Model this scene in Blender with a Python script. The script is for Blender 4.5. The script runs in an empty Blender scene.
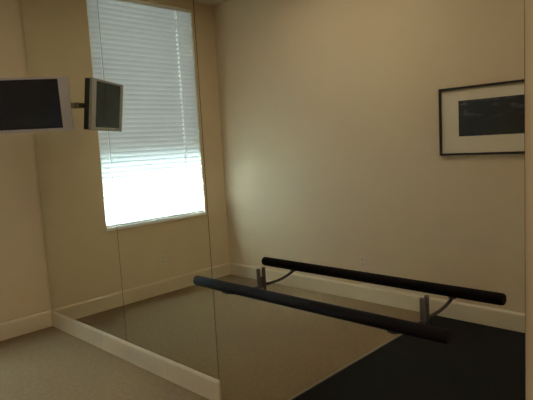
import bpy, bmesh, math, random
from mathutils import Vector, Matrix
random.seed(7)
sc = bpy.context.scene
COL = sc.collection

# ---------------------------------------------------------------- camera
MX = 1.9157      # plane of the mirror glass (right-hand wall)
FY = 4.7226      # far wall (the one with the window)
WX = -0.2942     # wall facing the mirror (picture)
CZ = 3.18        # ceiling
BY = -2.6        # rear wall
EDGE = 2.06      # where carpet meets the rubber floor

cam_d = bpy.data.cameras.new('camera')
cam = bpy.data.objects.new('camera', cam_d); COL.objects.link(cam)
cam_d.sensor_width = 36.0
cam_d.lens = 520.61 * 36.0 / 533.0
cam_d.clip_start = 0.02
r_ = Vector((0.69376911, -0.71806262, -0.05541205))
u_ = Vector((0.11440543, 0.03391741, 0.99285498))
f_ = Vector((0.71105261, 0.69515156, -0.10568111))
m = Matrix((r_, u_, -f_)).transposed().to_4x4()
m.translation = (0, 0, 1.55)
cam.matrix_world = m
sc.camera = cam

# ---------------------------------------------------------------- light
sc.view_settings.view_transform = 'Standard'
sc.view_settings.look = 'None'
sc.view_settings.gamma = 1.0
sc.view_settings.use_curve_mapping = False
sc.view_settings.exposure = 1.28

w = bpy.data.worlds.new('overcast_sky'); sc.world = w
w.use_nodes = True
bg = w.node_tree.nodes['Background']
bg.inputs[0].default_value = (0.92, 0.95, 1.0, 1)
bg.inputs[1].default_value = 0.40

sun_d = bpy.data.lights.new('sun', 'SUN')
sun_d.energy = 1150.0; sun_d.angle = math.radians(38); sun_d.color = (0.74, 0.89, 1.0)
sun = bpy.data.objects.new('sun', sun_d); COL.objects.link(sun)
sun.rotation_euler = Vector((-0.10, -1.0, -1.15)).to_track_quat('-Z', 'Y').to_euler()

fill_d = bpy.data.lights.new('ceiling_fill', 'AREA')  # unseen fill light under the ceiling, added to brighten the upper walls
fill_d.shape = 'RECTANGLE'; fill_d.size = 1.0; fill_d.size_y = 1.8
fill_d.energy = 6.0; fill_d.color = (1.0, 0.86, 0.68)
fill = bpy.data.objects.new('ceiling_fill', fill_d); COL.objects.link(fill)
fill.location = (0.75, 2.7, CZ - 0.05)

l2_d = fill_d.copy(); l2_d.energy = 14.0
l2 = bpy.data.objects.new('rear_fill', l2_d); COL.objects.link(l2)  # second added fill, out of view, lifts the nearer wall parts
l2.location = (0.75, -1.2, CZ - 0.05)

# ---------------------------------------------------------------- materials
def mat(name, color, rough=0.6, metal=0.0, spec=0.5, noise=None, bump=None):
    """noise = (scale, amount, detail); bump = (scale, strength, distance)"""
    M = bpy.data.materials.new(name); M.use_nodes = True
    nt = M.node_tree; N = nt.nodes; L = nt.links
    b = N['Principled BSDF']
    b.inputs['Base Color'].default_value = (*color, 1)
    b.inputs['Roughness'].default_value = rough
    b.inputs['Metallic'].default_value = metal
    b.inputs['Specular IOR Level'].default_value = spec
    tc = N.new('ShaderNodeTexCoord')
    if noise:
        n = N.new('ShaderNodeTexNoise'); n.inputs['Scale'].default_value = noise[0]
        n.inputs['Detail'].default_value = noise[2]
        L.new(tc.outputs['Object'], n.inputs['Vector'])
        mx = N.new('ShaderNodeMix'); mx.data_type = 'RGBA'
        a = noise[1]
        mx.inputs['A'].default_value = (*[c * (1 - a) for c in color], 1)
        mx.inputs['B'].default_value = (*[min(1, c * (1 + a)) for c in color], 1)
        L.new(n.outputs['Fac'], mx.inputs['Factor'])
        L.new(mx.outputs['Result'], b.inputs['Base Color'])
    if bump:
        n2 = N.new('ShaderNodeTexNoise'); n2.inputs['Scale'].default_value = bump[0]
        n2.inputs['Detail'].default_value = 4
        L.new(tc.outputs['Object'], n2.inputs['Vector'])
        bp = N.new('ShaderNodeBump'); bp.inputs['Strength'].default_value = bump[1]
        bp.inputs['Distance'].default_value = bump[2]
        L.new(n2.outputs['Fac'], bp.inputs['Height'])
        L.new(bp.outputs['Normal'], b.inputs['Normal'])
    return M

m_wall = mat('wall_paint', (0.61, 0.50, 0.335), 0.75, spec=0.3, noise=(1.3, 0.03, 2), bump=(180, 0.15, 0.002))
m_ceil = mat('ceiling_paint', (0.60, 0.52, 0.38), 0.9, bump=(120, 0.2, 0.003))
m_base = mat('skirting_paint', (0.60, 0.51, 0.35), 0.55, noise=(6, 0.04, 3))
m_carpet = mat('beige_carpet', (0.205, 0.145, 0.077), 1.0, spec=0.05, noise=(38, 0.30, 6), bump=(260, 0.8, 0.006))
m_rubber = mat('black_rubber_floor', (0.0065, 0.006, 0.0048), 0.85, spec=0.1, noise=(160, 0.35, 4), bump=(200, 0.4, 0.002))
m_strip = mat('metal_strip', (0.22, 0.18, 0.12), 0.45, metal=0.3)
m_white = mat('white_window_paint', (0.80, 0.80, 0.78), 0.5)
m_dark = mat('dark_stained_wood', (0.005, 0.0032, 0.003), 0.7, spec=0.08, noise=(9, 0.3, 5))
m_darkend = mat('dark_rail_cap', (0.012, 0.010, 0.010), 0.5)
m_metal = mat('bronze_metal', (0.10, 0.088, 0.078), 0.45, metal=0.6)
m_arm = mat('dark_bronze_arm', (0.035, 0.026, 0.021), 0.5, metal=0.4)
m_silver = mat('silver_plastic', (0.34, 0.315, 0.30), 0.4, metal=0.15)
m_black = mat('black_plastic', (0.018, 0.017, 0.018), 0.5)
m_screen = mat('screen_glass', (0.004, 0.004, 0.008), 0.22, spec=0.3)
m_mount = mat('mount_metal', (0.15, 0.13, 0.06), 0.5, metal=0.3)
m_frame = mat('black_picture_frame', (0.005, 0.004, 0.004), 0.4)
m_mat = mat('cream_mat_board', (0.62, 0.55, 0.41), 0.8)
m_plate = mat('outlet_plastic', (0.60, 0.51, 0.36), 0.4)
m_slot = mat('outlet_slot', (0.02, 0.02, 0.02), 0.6)
m_medge = mat('mirror_edge', (0.03, 0.035, 0.022), 0.4)
m_cord = mat('cord_white', (0.75, 0.75, 0.72), 0.7)
m_shade_slab = mat('shade_slab_grey', (0.5, 0.5, 0.48), 0.8)  # grey for the added slab that shades the blind
m_ground = mat('outside_ground', (0.35, 0.35, 0.30), 0.9, noise=(2, 0.2, 4))

def mirror_mat(name, col):
    M = bpy.data.materials.new(name); M.use_nodes = True
    nt = M.node_tree; nt.nodes.clear()
    o = nt.nodes.new('ShaderNodeOutputMaterial'); g = nt.nodes.new('ShaderNodeBsdfGlossy')
    g.inputs['Roughness'].default_value = 0.0
    g.inputs['Color'].default_value = (*col, 1)
    nt.links.new(g.outputs[0], o.inputs[0]); return M
m_mirL = mirror_mat('silvered_glass_green', (0.85, 0.88, 0.81))
m_mirR = mirror_mat('silvered_glass', (0.87, 0.87, 0.82))

def slat_material():
    M = bpy.data.materials.new('blind_slat_vinyl'); M.use_nodes = True
    nt = M.node_tree; nt.nodes.clear(); N = nt.nodes; L = nt.links
    o = N.new('ShaderNodeOutputMaterial'); mx = N.new('ShaderNodeMixShader')
    d = N.new('ShaderNodeBsdfDiffuse'); t = N.new('ShaderNodeBsdfTranslucent')
    d.inputs['Color'].default_value = (0.62, 0.62, 0.60, 1)
    t.inputs['Color'].default_value = (0.84, 0.88, 0.90, 1)
    mx.inputs[0].default_value = 0.55
    L.new(d.outputs[0], mx.inputs[1]); L.new(t.outputs[0], mx.inputs[2]); L.new(mx.outputs[0], o.inputs[0])
    return M
m_slat = slat_material()

def glass_material():
    M = bpy.data.materials.new('window_glass'); M.use_nodes = True
    nt = M.node_tree; nt.nodes.clear(); N = nt.nodes; L = nt.links
    o = N.new('ShaderNodeOutputMaterial'); mx = N.new('ShaderNodeMixShader')
    t = N.new('ShaderNodeBsdfTransparent'); g = N.new('ShaderNodeBsdfGlossy'); g.inputs['Roughness'].default_value = 0.02
    t.inputs['Color'].default_value = (0.95, 0.98, 0.97, 1)
    mx.inputs[0].default_value = 0.06
    L.new(t.outputs[0], mx.inputs[1]); L.new(g.outputs[0], mx.inputs[2]); L.new(mx.outputs[0], o.inputs[0])
    return M
m_glass = glass_material()

def photo_material():
    """dark landscape print: black ground, blue-grey sky band with pale patches"""
    M = bpy.data.materials.new('dark_landscape_print'); M.use_nodes = True
    nt = M.node_tree; N = nt.nodes; L = nt.links; b = N['Principled BSDF']
    b.inputs['Roughness'].default_value = 0.3
    tc = N.new('ShaderNodeTexCoord'); sp = N.new('ShaderNodeSeparateXYZ')
    L.new(tc.outputs['Object'], sp.inputs[0])
    mp = N.new('ShaderNodeMapping'); mp.inputs['Scale'].default_value = (1, 5.0, 16.0)
    L.new(tc.outputs['Object'], mp.inputs['Vector'])
    n = N.new('ShaderNodeTexNoise'); n.inputs['Scale'].default_value = 1.6; n.inputs['Detail'].default_value = 6
    L.new(mp.outputs[0], n.inputs['Vector'])
    r = N.new('ShaderNodeValToRGB')
    r.color_ramp.elements[0].position = 0.52; r.color_ramp.elements[0].color = (0.018, 0.024, 0.028, 1)
    r.color_ramp.elements[1].position = 0.78; r.color_ramp.elements[1].color = (0.15, 0.17, 0.17, 1)
    L.new(n.outputs['Fac'], r.inputs[0])
    mr = N.new('ShaderNodeMapRange'); mr.inputs[1].default_value = -0.03; mr.inputs[2].default_value = 0.07
    L.new(sp.outputs['Z'], mr.inputs[0])
    mx = N.new('ShaderNodeMix'); mx.data_type = 'RGBA'
    mx.inputs['A'].default_value = (0.014, 0.017, 0.018, 1)
    L.new(mr.outputs[0], mx.inputs['Factor']); L.new(r.outputs[0], mx.inputs['B'])
    L.new(mx.outputs['Result'], b.inputs['Base Color'])
    return M
m_photo = photo_material()

# ---------------------------------------------------------------- helpers
def box(bm, x0, x1, y0, y1, z0, z1, bevel=0.0):
    vs = [bm.verts.new((x, y, z)) for x in (x0, x1) for y in (y0, y1) for z in (z0, z1)]
    idx = ((0, 1, 3, 2), (4, 6, 7, 5), (0, 4, 5, 1), (2, 3, 7, 6), (0, 2, 6, 4), (1, 5, 7, 3))
    fs = [bm.faces.new([vs[i] for i in f]) for f in idx]
    bmesh.ops.recalc_face_normals(bm, faces=fs)
    if bevel:
        es = {e for f in fs for e in f.edges}
        bmesh.ops.bevel(bm, geom=list(es), offset=bevel, segments=2, affect='EDGES', profile=0.7)
    return fs

def tube(bm, pts, rad, seg=20, cap=True):
    """round bar swept along points; rad is a number or a list"""
    pts = [Vector(p) for p in pts]
    rads = rad if isinstance(rad, (list, tuple)) else [rad] * len(pts)
    rings = []
    up = Vector((0, 0, 1))
    for i, p in enumerate(pts):
        d = (pts[min(i + 1, len(pts) - 1)] - pts[max(i - 1, 0)]).normalized()
        ref = up if abs(d.dot(up)) < 0.95 else Vector((0, 1, 0))
        a = d.cross(ref).normalized(); b = d.cross(a).normalized()
        rings.append([bm.verts.new(p + (a * math.cos(t) + b * math.sin(t)) * rads[i])
                      for t in [2 * math.pi * k / seg for k in range(seg)]])
    fs = []
    for A, B in zip(rings, rings[1:]):
        for k in range(seg):
            fs.append(bm.faces.new((A[k], A[(k + 1) % seg], B[(k + 1) % seg], B[k])))
    if cap:
        fs.append(bm.faces.new(rings[0])); fs.append(bm.faces.new(rings[-1]))
    for f in fs: f.smooth = True
    if cap: fs[-1].smooth = fs[-2].smooth = False
    bmesh.ops.recalc_face_normals(bm, faces=fs)

def obj(name, bm, material, parent=None, origin=None):
    me = bpy.data.meshes.new(name)
    if origin is not None:
        bmesh.ops.translate(bm, verts=bm.verts, vec=-Vector(origin))
    bm.to_mesh(me); bm.free()
    me.materials.append(material)
    o = bpy.data.objects.new(name, me); COL.objects.link(o)
    if origin is not None: o.location = origin
    if parent: o.parent = parent
    return o

def local(o, parent_loc):
    """object built in world coordinates, put under an unrotated parent"""
    o.location = Vector(o.location) - Vector(parent_loc)
    return o

def struct(name, boxes, material, bevel=0):
    bm = bmesh.new()
    for b in boxes: box(bm, *b, bevel=bevel)
    o = obj(name, bm, material); o['kind'] = 'structure'; return o

def empty(name, loc, label, cat, group=None):
    o = bpy.data.objects.new(name, None); COL.objects.link(o)
    o.empty_display_size = 0.1
    o.location = loc; o['label'] = label; o['category'] = cat
    if group: o['group'] = group
    return o

# ---------------------------------------------------------------- room shell
T = 0.16
WX0, WX1, WZ0, WZ1 = 0.030, 1.292, 0.795, 3.095      # window opening
MW = MX + 0.006                                       # plaster behind the mirror
struct('wall_far', [(WX - T, WX0, FY, FY + T, 0, CZ), (WX1, MW + T, FY, FY + T, 0, CZ),
                    (WX0, WX1, FY, FY + T, 0, WZ0), (WX0, WX1, FY, FY + T, WZ1, CZ)], m_wall)
struct('wall_left', [(WX - T, WX, BY, FY, 0, CZ)], m_wall)
struct('wall_right', [(MW, MW + T, BY, FY, 0, CZ)], m_wall)
struct('wall_rear', [(WX - T, MW + T, BY - T, BY, 0, CZ)], m_wall)
struct('ceiling', [(WX - T, MW + T, BY - T, FY + T, CZ, CZ + 0.12)], m_ceil)
o = struct('floor', [(WX - T, MW + T, EDGE, FY + T, -0.12, 0)], m_carpet)
struct('floor_rubber', [(WX - T, MW + T, BY - T, EDGE - 0.008, -0.12, -0.002)], m_rubber)
struct('trim_1', [(WX, MW, EDGE - 0.008, EDGE + 0.008, -0.05, 0.004)], m_strip)

BH = 0.150
PAN = 2.3576                                          # where the skirting under the mirrors ends
def skirting(name, prof_axis, a0, a1, wallpos, sign, joints=()):
    """profiled skirting board, with fine butt joints"""
    bm = bmesh.new()
    cuts = [a0] + sorted(joints) + [a1]
    for s, e in zip(cuts, cuts[1:]):
        s2 = s + (0.0012 if s != a0 else 0); e2 = e - (0.0012 if e != a1 else 0)
        prof = [(0, 0), (0.014, 0), (0.014, BH - 0.022), (0.011, BH - 0.010), (0.006, BH - 0.003), (0.0, BH)]
        R = []
        for t in (s2, e2):
            R.append([bm.verts.new((wallpos + sign * d, t, z) if prof_axis == 'y' else (t, wallpos + sign * d, z)) for d, z in prof])
        n = len(prof)
        fs = [bm.faces.new((R[0][k], R[0][(k + 1) % n], R[1][(k + 1) % n], R[1][k])) for k in range(n)]
        fs += [bm.faces.new(R[0]), bm.faces.new(R[1])]
        bmesh.ops.recalc_face_normals(bm, faces=fs)
    o = obj(name, bm, m_base); o['kind'] = 'structure'; return o
skirting('baseboard_right', 'y', PAN, FY - 0.014, MW, -1, joints=(2.9198, 3.767))
skirting('baseboard_far', 'x', WX + 0.014, MW - 0.0, FY, -1)
skirting('baseboard_left', 'y', -2.5, FY, WX, 1)

# ---------------------------------------------------------------- window
win = struct('window_1', [(WX0, WX0 + 0.010, FY + 0.065, FY + T, WZ0 + 0.02, WZ1), (WX1 - 0.010, WX1, FY + 0.065, FY + T, WZ0 + 0.02, WZ1),
                          (WX0 + 0.010, WX1 - 0.010, FY + 0.065, FY + T, WZ1 - 0.010, WZ1),
                          (WX0 + 0.010, WX1 - 0.010, FY + 0.10, FY + T, WZ0 + 0.02, WZ0 + 0.06)], m_white)
bm = bmesh.new(); box(bm, WX0 + 0.010, WX1 - 0.010, FY + 0.128, FY + 0.134, WZ0 + 0.06, WZ1 - 0.010)
obj('window_pane', bm, m_glass, win)
bm = bmesh.new(); box(bm, WX0 + 0.0, WX1 - 0.0, FY - 0.022, FY + T, WZ0 - 0.012, WZ0 + 0.020, bevel=0.004)
obj('window_sill', bm, m_white, win)
struct('shade_slab', [(WX0 - 1.2, WX1 + 1.2, FY + T + 0.01, FY + T + 2.84, WZ1 + 0.25, WZ1 + 0.33)], m_shade_slab)  # unseen slab added outside, depth set to keep sun off the upper blind

# ---------------------------------------------------------------- blind
BX0, BX1 = WX0 + 0.005, WX1 - 0.005
bl = empty('window_blind', ((BX0 + BX1) / 2, FY + 0.014, WZ0 + 0.022),
           'white horizontal slat blind, closed and glowing with daylight, hanging in the window', 'blind')
BL = bl.location.copy()
YB = FY + 0.014
bm = bmesh.new()
box(bm, BX0, BX1, YB - 0.010, YB + 0.046, WZ1 - 0.040, WZ1 - 0.002, bevel=0.003)
local(obj('headrail', bm, m_white, bl), BL)
bm = bmesh.new()
top, pitch = WZ1 - 0.058, 0.048
nsl = round((top - (WZ0 + 0.062)) / pitch) + 1
pitch = (top - (WZ0 + 0.062)) / (nsl - 1)
NOT = (0.248, 1.19)                                   # cord routes
for i in range(nsl):
    z = top - i * pitch
    ang = math.radians(67 + random.uniform(-1.0, 1.0))
    # cross-section: inner edge up, outer edge down, slightly crowned
    prof = []
    for k in range(5):
        s = (k / 4 - 0.5) * 0.0565
        crown = 0.0022 * (1 - (k / 2 - 1) ** 2)
        # along-slat direction: from inner-top (y-) to outer-bottom (y+)
        dy, dz = math.cos(ang), -math.sin(ang)
        ny, nz = -math.sin(ang), -math.cos(ang)
        prof.append((YB + s * dy + crown * ny * -1, z + s * dz + crown * nz * -1))
    spans = [(BX0 - 0.003, NOT[0] - 0.009, 0, 4), (NOT[0] + 0.009, BX1 + 0.003, 0, 4),
             (NOT[0] - 0.009, NOT[0] + 0.009, 0, 1), (NOT[0] - 0.009, NOT[0] + 0.009, 3, 4)]
    sag = random.uniform(-0.0015, 0.0015)
    for x0, x1, k0, k1 in spans:
        n = 6 if x1 - x0 > 0.3 else 1
        prev = None
        for j in range(n + 1):
            x = x0 + (x1 - x0) * j / n
            dzz = sag * math.sin(math.pi * (x - BX0) / (BX1 - BX0))
            cur = [bm.verts.new((x, prof[k][0], prof[k][1] + dzz)) for k in range(k0, k1 + 1)]
            if prev:
                for a in range(len(cur) - 1):
                    f = bm.faces.new((prev[a], cur[a], cur[a + 1], prev[a + 1])); f.smooth = True
            prev = cur
local(obj('slat_panel', bm, m_slat, bl), BL)
bm = bmesh.new()
zr = top - nsl * pitch + 0.012
box(bm, BX0 + 0.002, BX1 - 0.002, YB - 0.012, YB + 0.012, WZ0 + 0.022, max(WZ0 + 0.040, top - (nsl - 1) * pitch - 0.020), bevel=0.003)
local(obj('bottom_rail', bm, m_white, bl), BL)
for x in NOT:
    bm = bmesh.new(); tube(bm, [(x, YB - 0.016, WZ1 - 0.055), (x, YB - 0.016, WZ0 + 0.036)], 0.0012, 6)
    local(obj('ladder_cord', bm, m_cord, bl), BL)

# ---------------------------------------------------------------- mirrors
def mirror(y0, y1, z0, z1, m_, label):
    bm = bmesh.new()
    fs = box(bm, MX, MW - 0.0004, y0, y1, z0, z1)
    o = obj('wall_mirror', bm, m_medge, None, origin=(MX, (y0 + y1) / 2, z0))
    o.data.materials.append(m_)
    for p in o.data.polygons:
        if p.normal.x < -0.9: p.material_index = 1
    o['label'] = label; o['category'] = 'mirror'; o['group'] = 'mirror panels on the wall'
    return o
g = 0.003
YS2, YS3, YR = 3.4085, PAN, 0.6155
mirror(YS2 + g, FY - 0.018, BH + 0.002, CZ - 0.02, m_mirL, 'narrow wall mirror panel beside the room corner, behind the television, above the baseboard')
mirror(YS3 + g, YS2 - g, BH + 0.002, CZ - 0.02, m_mirL, 'middle wall mirror panel above the baseboard, reflecting most of the bright window')
mirror(YR, YS3 - g, 0.004, CZ - 0.02, m_mirR, 'widest wall mirror panel, behind the dark barre, reflecting the framed picture')

# ---------------------------------------------------------------- barre
bar_x, bar_z = MX - 0.2578, 0.8563
b0, b1 = 2.175, 0.778
RAD = 0.026
br = empty('ballet_barre', (MX, (b0 + b1) / 2, bar_z - 0.09), 'dark brown round wooden barre on two metal brackets in front of the mirror', 'barre')
BR = br.location.copy()
bm = bmesh.new()
L = b0 - b1
tube(bm, [(bar_x, b0 - L * t, bar_z) for t in (0, 0.0035, 0.01, 0.25, 0.5, 0.75, 0.99, 0.9965, 1)],
     [RAD * 0.82, RAD * 0.95, RAD, RAD, RAD, RAD, RAD, RAD * 0.95, RAD * 0.82], 32)
local(obj('rail', bm, m_dark, br), BR)
for y in (1.944, 1.003):
    bm = bmesh.new()
    tube(bm, [(MX - 0.020, y, 0.762), (MX - 0.020, y, 0.766), (MX - 0.020, y, 0.893), (MX - 0.020, y, 0.897)], [0.008, 0.010, 0.010, 0.008], 20)
    box(bm, MX - 0.012, MX - 0.0006, y - 0.004, y + 0.004, 0.79, 0.85, bevel=0.002)
    post = local(obj('bracket_post', bm, m_metal, br), BR)
    bm = bmesh.new()
    pts = []
    for k in range(13):
        t = k / 12
        x = MX - 0.030 - (0.2578 - 0.030 - 0.0) * t
        z = 0.800 + 0.0 * t + 0.026 * (max(0, t - 0.35) / 0.65) ** 2 * 1.0
        pts.append((x, y, z))
    tube(bm, pts, 0.0075, 12)
    # saddle under the rail
    box(bm, bar_x - 0.010, bar_x + 0.010, y - 0.014, y + 0.014, 0.824, 0.8315, bevel=0.002)
    local(obj('bracket_arm', bm, m_arm, br), BR)

# ---------------------------------------------------------------- television
C = Vector((1.618, 3.929, 1.934)) - Vector((0.819, -0.574, 0)) * 0.0225; TW, TH, TD = 0.56, 0.402, 0.067
tv = empty('television', C, 'flat silver-framed television with a dark screen, held out from the mirror corner', 'television')
tv.matrix_world = Matrix.Translation(C) @ Matrix.Rotation(-2.19 + math.pi / 2, 4, 'Z') @ Matrix.Rotation(0.124, 4, 'X')
# local: x = viewer's right, z = up, -y = towards the viewer; front face at y = 0
sl, sx, st, sb = 0.048, 0.068, 0.016, 0.026                       # frame widths: sides, top, bottom
bm = bmesh.new()
X0, X1, Z0, Z1 = -TW / 2, TW / 2, -TH / 2, TH / 2
for b in ((X0, X1, 0, 0.022, Z1 - st, Z1), (X0, X1, 0, 0.022, Z0, Z0 + sb),
          (X0, X0 + sl, 0, 0.022, Z0 + sb, Z1 - st), (X1 - sx, X1, 0, 0.022, Z0 + sb, Z1 - st)):
    box(bm, *b)
frame = obj('front_frame', bm, m_silver, tv)
bm = bmesh.new(); box(bm, X0 + sl, X1 - sx, 0.004, 0.010, Z0 + sb, Z1 - st)
obj('screen', bm, m_screen, tv)
for s in (-1, 1):                                      # speaker grilles in the side frame
    bm = bmesh.new()
    cx = X1 - sx / 2 if s > 0 else X0 + sl / 2
    for k in range(12):
        z = -0.13 + k * 0.022
        box(bm, cx - 0.014, cx + 0.014, -0.0010, 0.001, z, z + 0.010)
    obj('speaker_grille', bm, m_silver, tv)
bm = bmesh.new()
box(bm, X0 + 0.004, X1 - 0.004, 0.022, 0.066, Z0 + 0.004, Z1 - 0.004, bevel=0.004)
box(bm, X0 + 0.05, X1 - 0.05, 0.066, TD + 0.006, Z0 + 0.04, Z1 - 0.04, bevel=0.006)
for k in range(9):
    box(bm, -0.15, 0.15, TD + 0.005, TD + 0.008, 0.02 + k * 0.012, 0.026 + k * 0.012)
obj('back_casing', bm, m_black, tv)

# mount: mirror plate, two-link arm, head behind the set
R = tv.matrix_world
head = R @ Vector((0, TD + 0.018, 0))
mt = empty('television_mount', (MX, 3.864, 1.930), 'dark swing-arm mount reaching from the mirror to the back of the television', 'mount')
ML = mt.location.copy()
bm = bmesh.new(); box(bm, MX - 0.010, MX - 0.0006, 3.864 - 0.022, 3.864 + 0.022, 1.930 - 0.022, 1.930 + 0.022, bevel=0.002)
local(obj('wall_plate', bm, m_mount, mt), ML)
elbow = Vector((MX - 0.11, 3.905, 1.934))
bm = bmesh.new()
def link(bm, a, b, hw, hh):
    a = Vector(a); b = Vector(b); d = (b - a).normalized(); s = d.cross(Vector((0, 0, 1))).normalized(); u = s.cross(d)
    vs = [bm.verts.new(p + s * i * hw + u * j * hh) for p in (a, b) for i in (-1, 1) for j in (-1, 1)]
    idx = ((0, 1, 3, 2), (4, 6, 7, 5), (0, 4, 5, 1), (2, 3, 7, 6), (0, 2, 6, 4), (1, 5, 7, 3))
    fs = [bm.faces.new([vs[i] for i in f]) for f in idx]
    bmesh.ops.recalc_face_normals(bm, faces=fs)
    bmesh.ops.bevel(bm, geom=list({e for f in fs for e in f.edges}), offset=0.002, segments=1, affect='EDGES')
link(bm, (MX - 0.010, 3.864, 1.930), elbow, 0.008, 0.020)
tube(bm, [elbow - Vector((0, 0, 0.024)), elbow + Vector((0, 0, 0.024))], 0.013, 16)
link(bm, elbow, head, 0.008, 0.019)
local(obj('arm', bm, m_mount, mt), ML)
bm = bmesh.new(); box(bm, -0.05, 0.05, TD + 0.0085, TD + 0.016, -0.05, 0.05, bevel=0.002)
bm.transform(R)
local(obj('head_plate', bm, m_mount, mt), ML)

# ---------------------------------------------------------------- picture
PY1 = 1.9787; PY0 = 1.14                               # far edge as seen, near edge beyond the view
PZ1, PZ0 = 1.920, 1.378
pic = empty('framed_picture', (WX, (PY0 + PY1) / 2, PZ0), 'wide thin black-framed picture with cream mat and dark print, seen in the mirror', 'picture')
PL = pic.location.copy()
fw = 0.018
bm = bmesh.new()
for b in ((PY0, PY1, PZ1 - fw, PZ1), (PY0, PY1, PZ0, PZ0 + fw), (PY0, PY0 + fw, PZ0 + fw, PZ1 - fw), (PY1 - fw, PY1, PZ0 + fw, PZ1 - fw)):
    box(bm, WX + 0.0006, WX + 0.026, *b)
local(obj('frame', bm, m_frame, pic), PL)
bm = bmesh.new(); box(bm, WX + 0.004, WX + 0.012, PY0 + fw, PY1 - fw, PZ0 + fw, PZ1 - fw)
local(obj('mat_board', bm, m_mat, pic), PL)
IY1, IY0, IZ1, IZ0 = 1.8185, 1.300, 1.811, 1.528
bm = bmesh.new(); box(bm, WX + 0.0118, WX + 0.0130, IY0, IY1, IZ0, IZ1)
oc = Vector((WX + 0.012, (IY0 + IY1) / 2, (IZ0 + IZ1) / 2))
bmesh.ops.translate(bm, verts=bm.verts, vec=-oc)
o = obj('print', bm, m_photo, pic); o.location = oc - PL

# ---------------------------------------------------------------- outlets
def outlet(loc, rz, label):
    t = empty('wall_outlet', loc, label, 'outlet', 'wall outlets'); t.rotation_euler = (0, 0, rz)
    bm = bmesh.new(); box(bm, -0.035, 0.035, -0.006, -0.0004, -0.057, 0.057, bevel=0.002)
    obj('cover_plate', bm, m_plate, t)
    for zc in (-0.024, 0.024):
        bm = bmesh.new()
        for dx in (-0.007, 0.007): box(bm, dx - 0.0016, dx + 0.0016, -0.0066, -0.0058, zc - 0.006, zc + 0.006)
        box(bm, -0.003, 0.003, -0.0066, -0.0058, zc - 0.015, zc - 0.010)
        obj('socket', bm, m_slot, t)
    return t
outlet((2 * MX - 3.169, FY, 0.375), 0, 'cream wall outlet low under the window, seen in the mirror')
outlet((WX, 2.787, 0.385), math.pi / 2, 'cream wall outlet low on the long wall, reflected just above the barre')
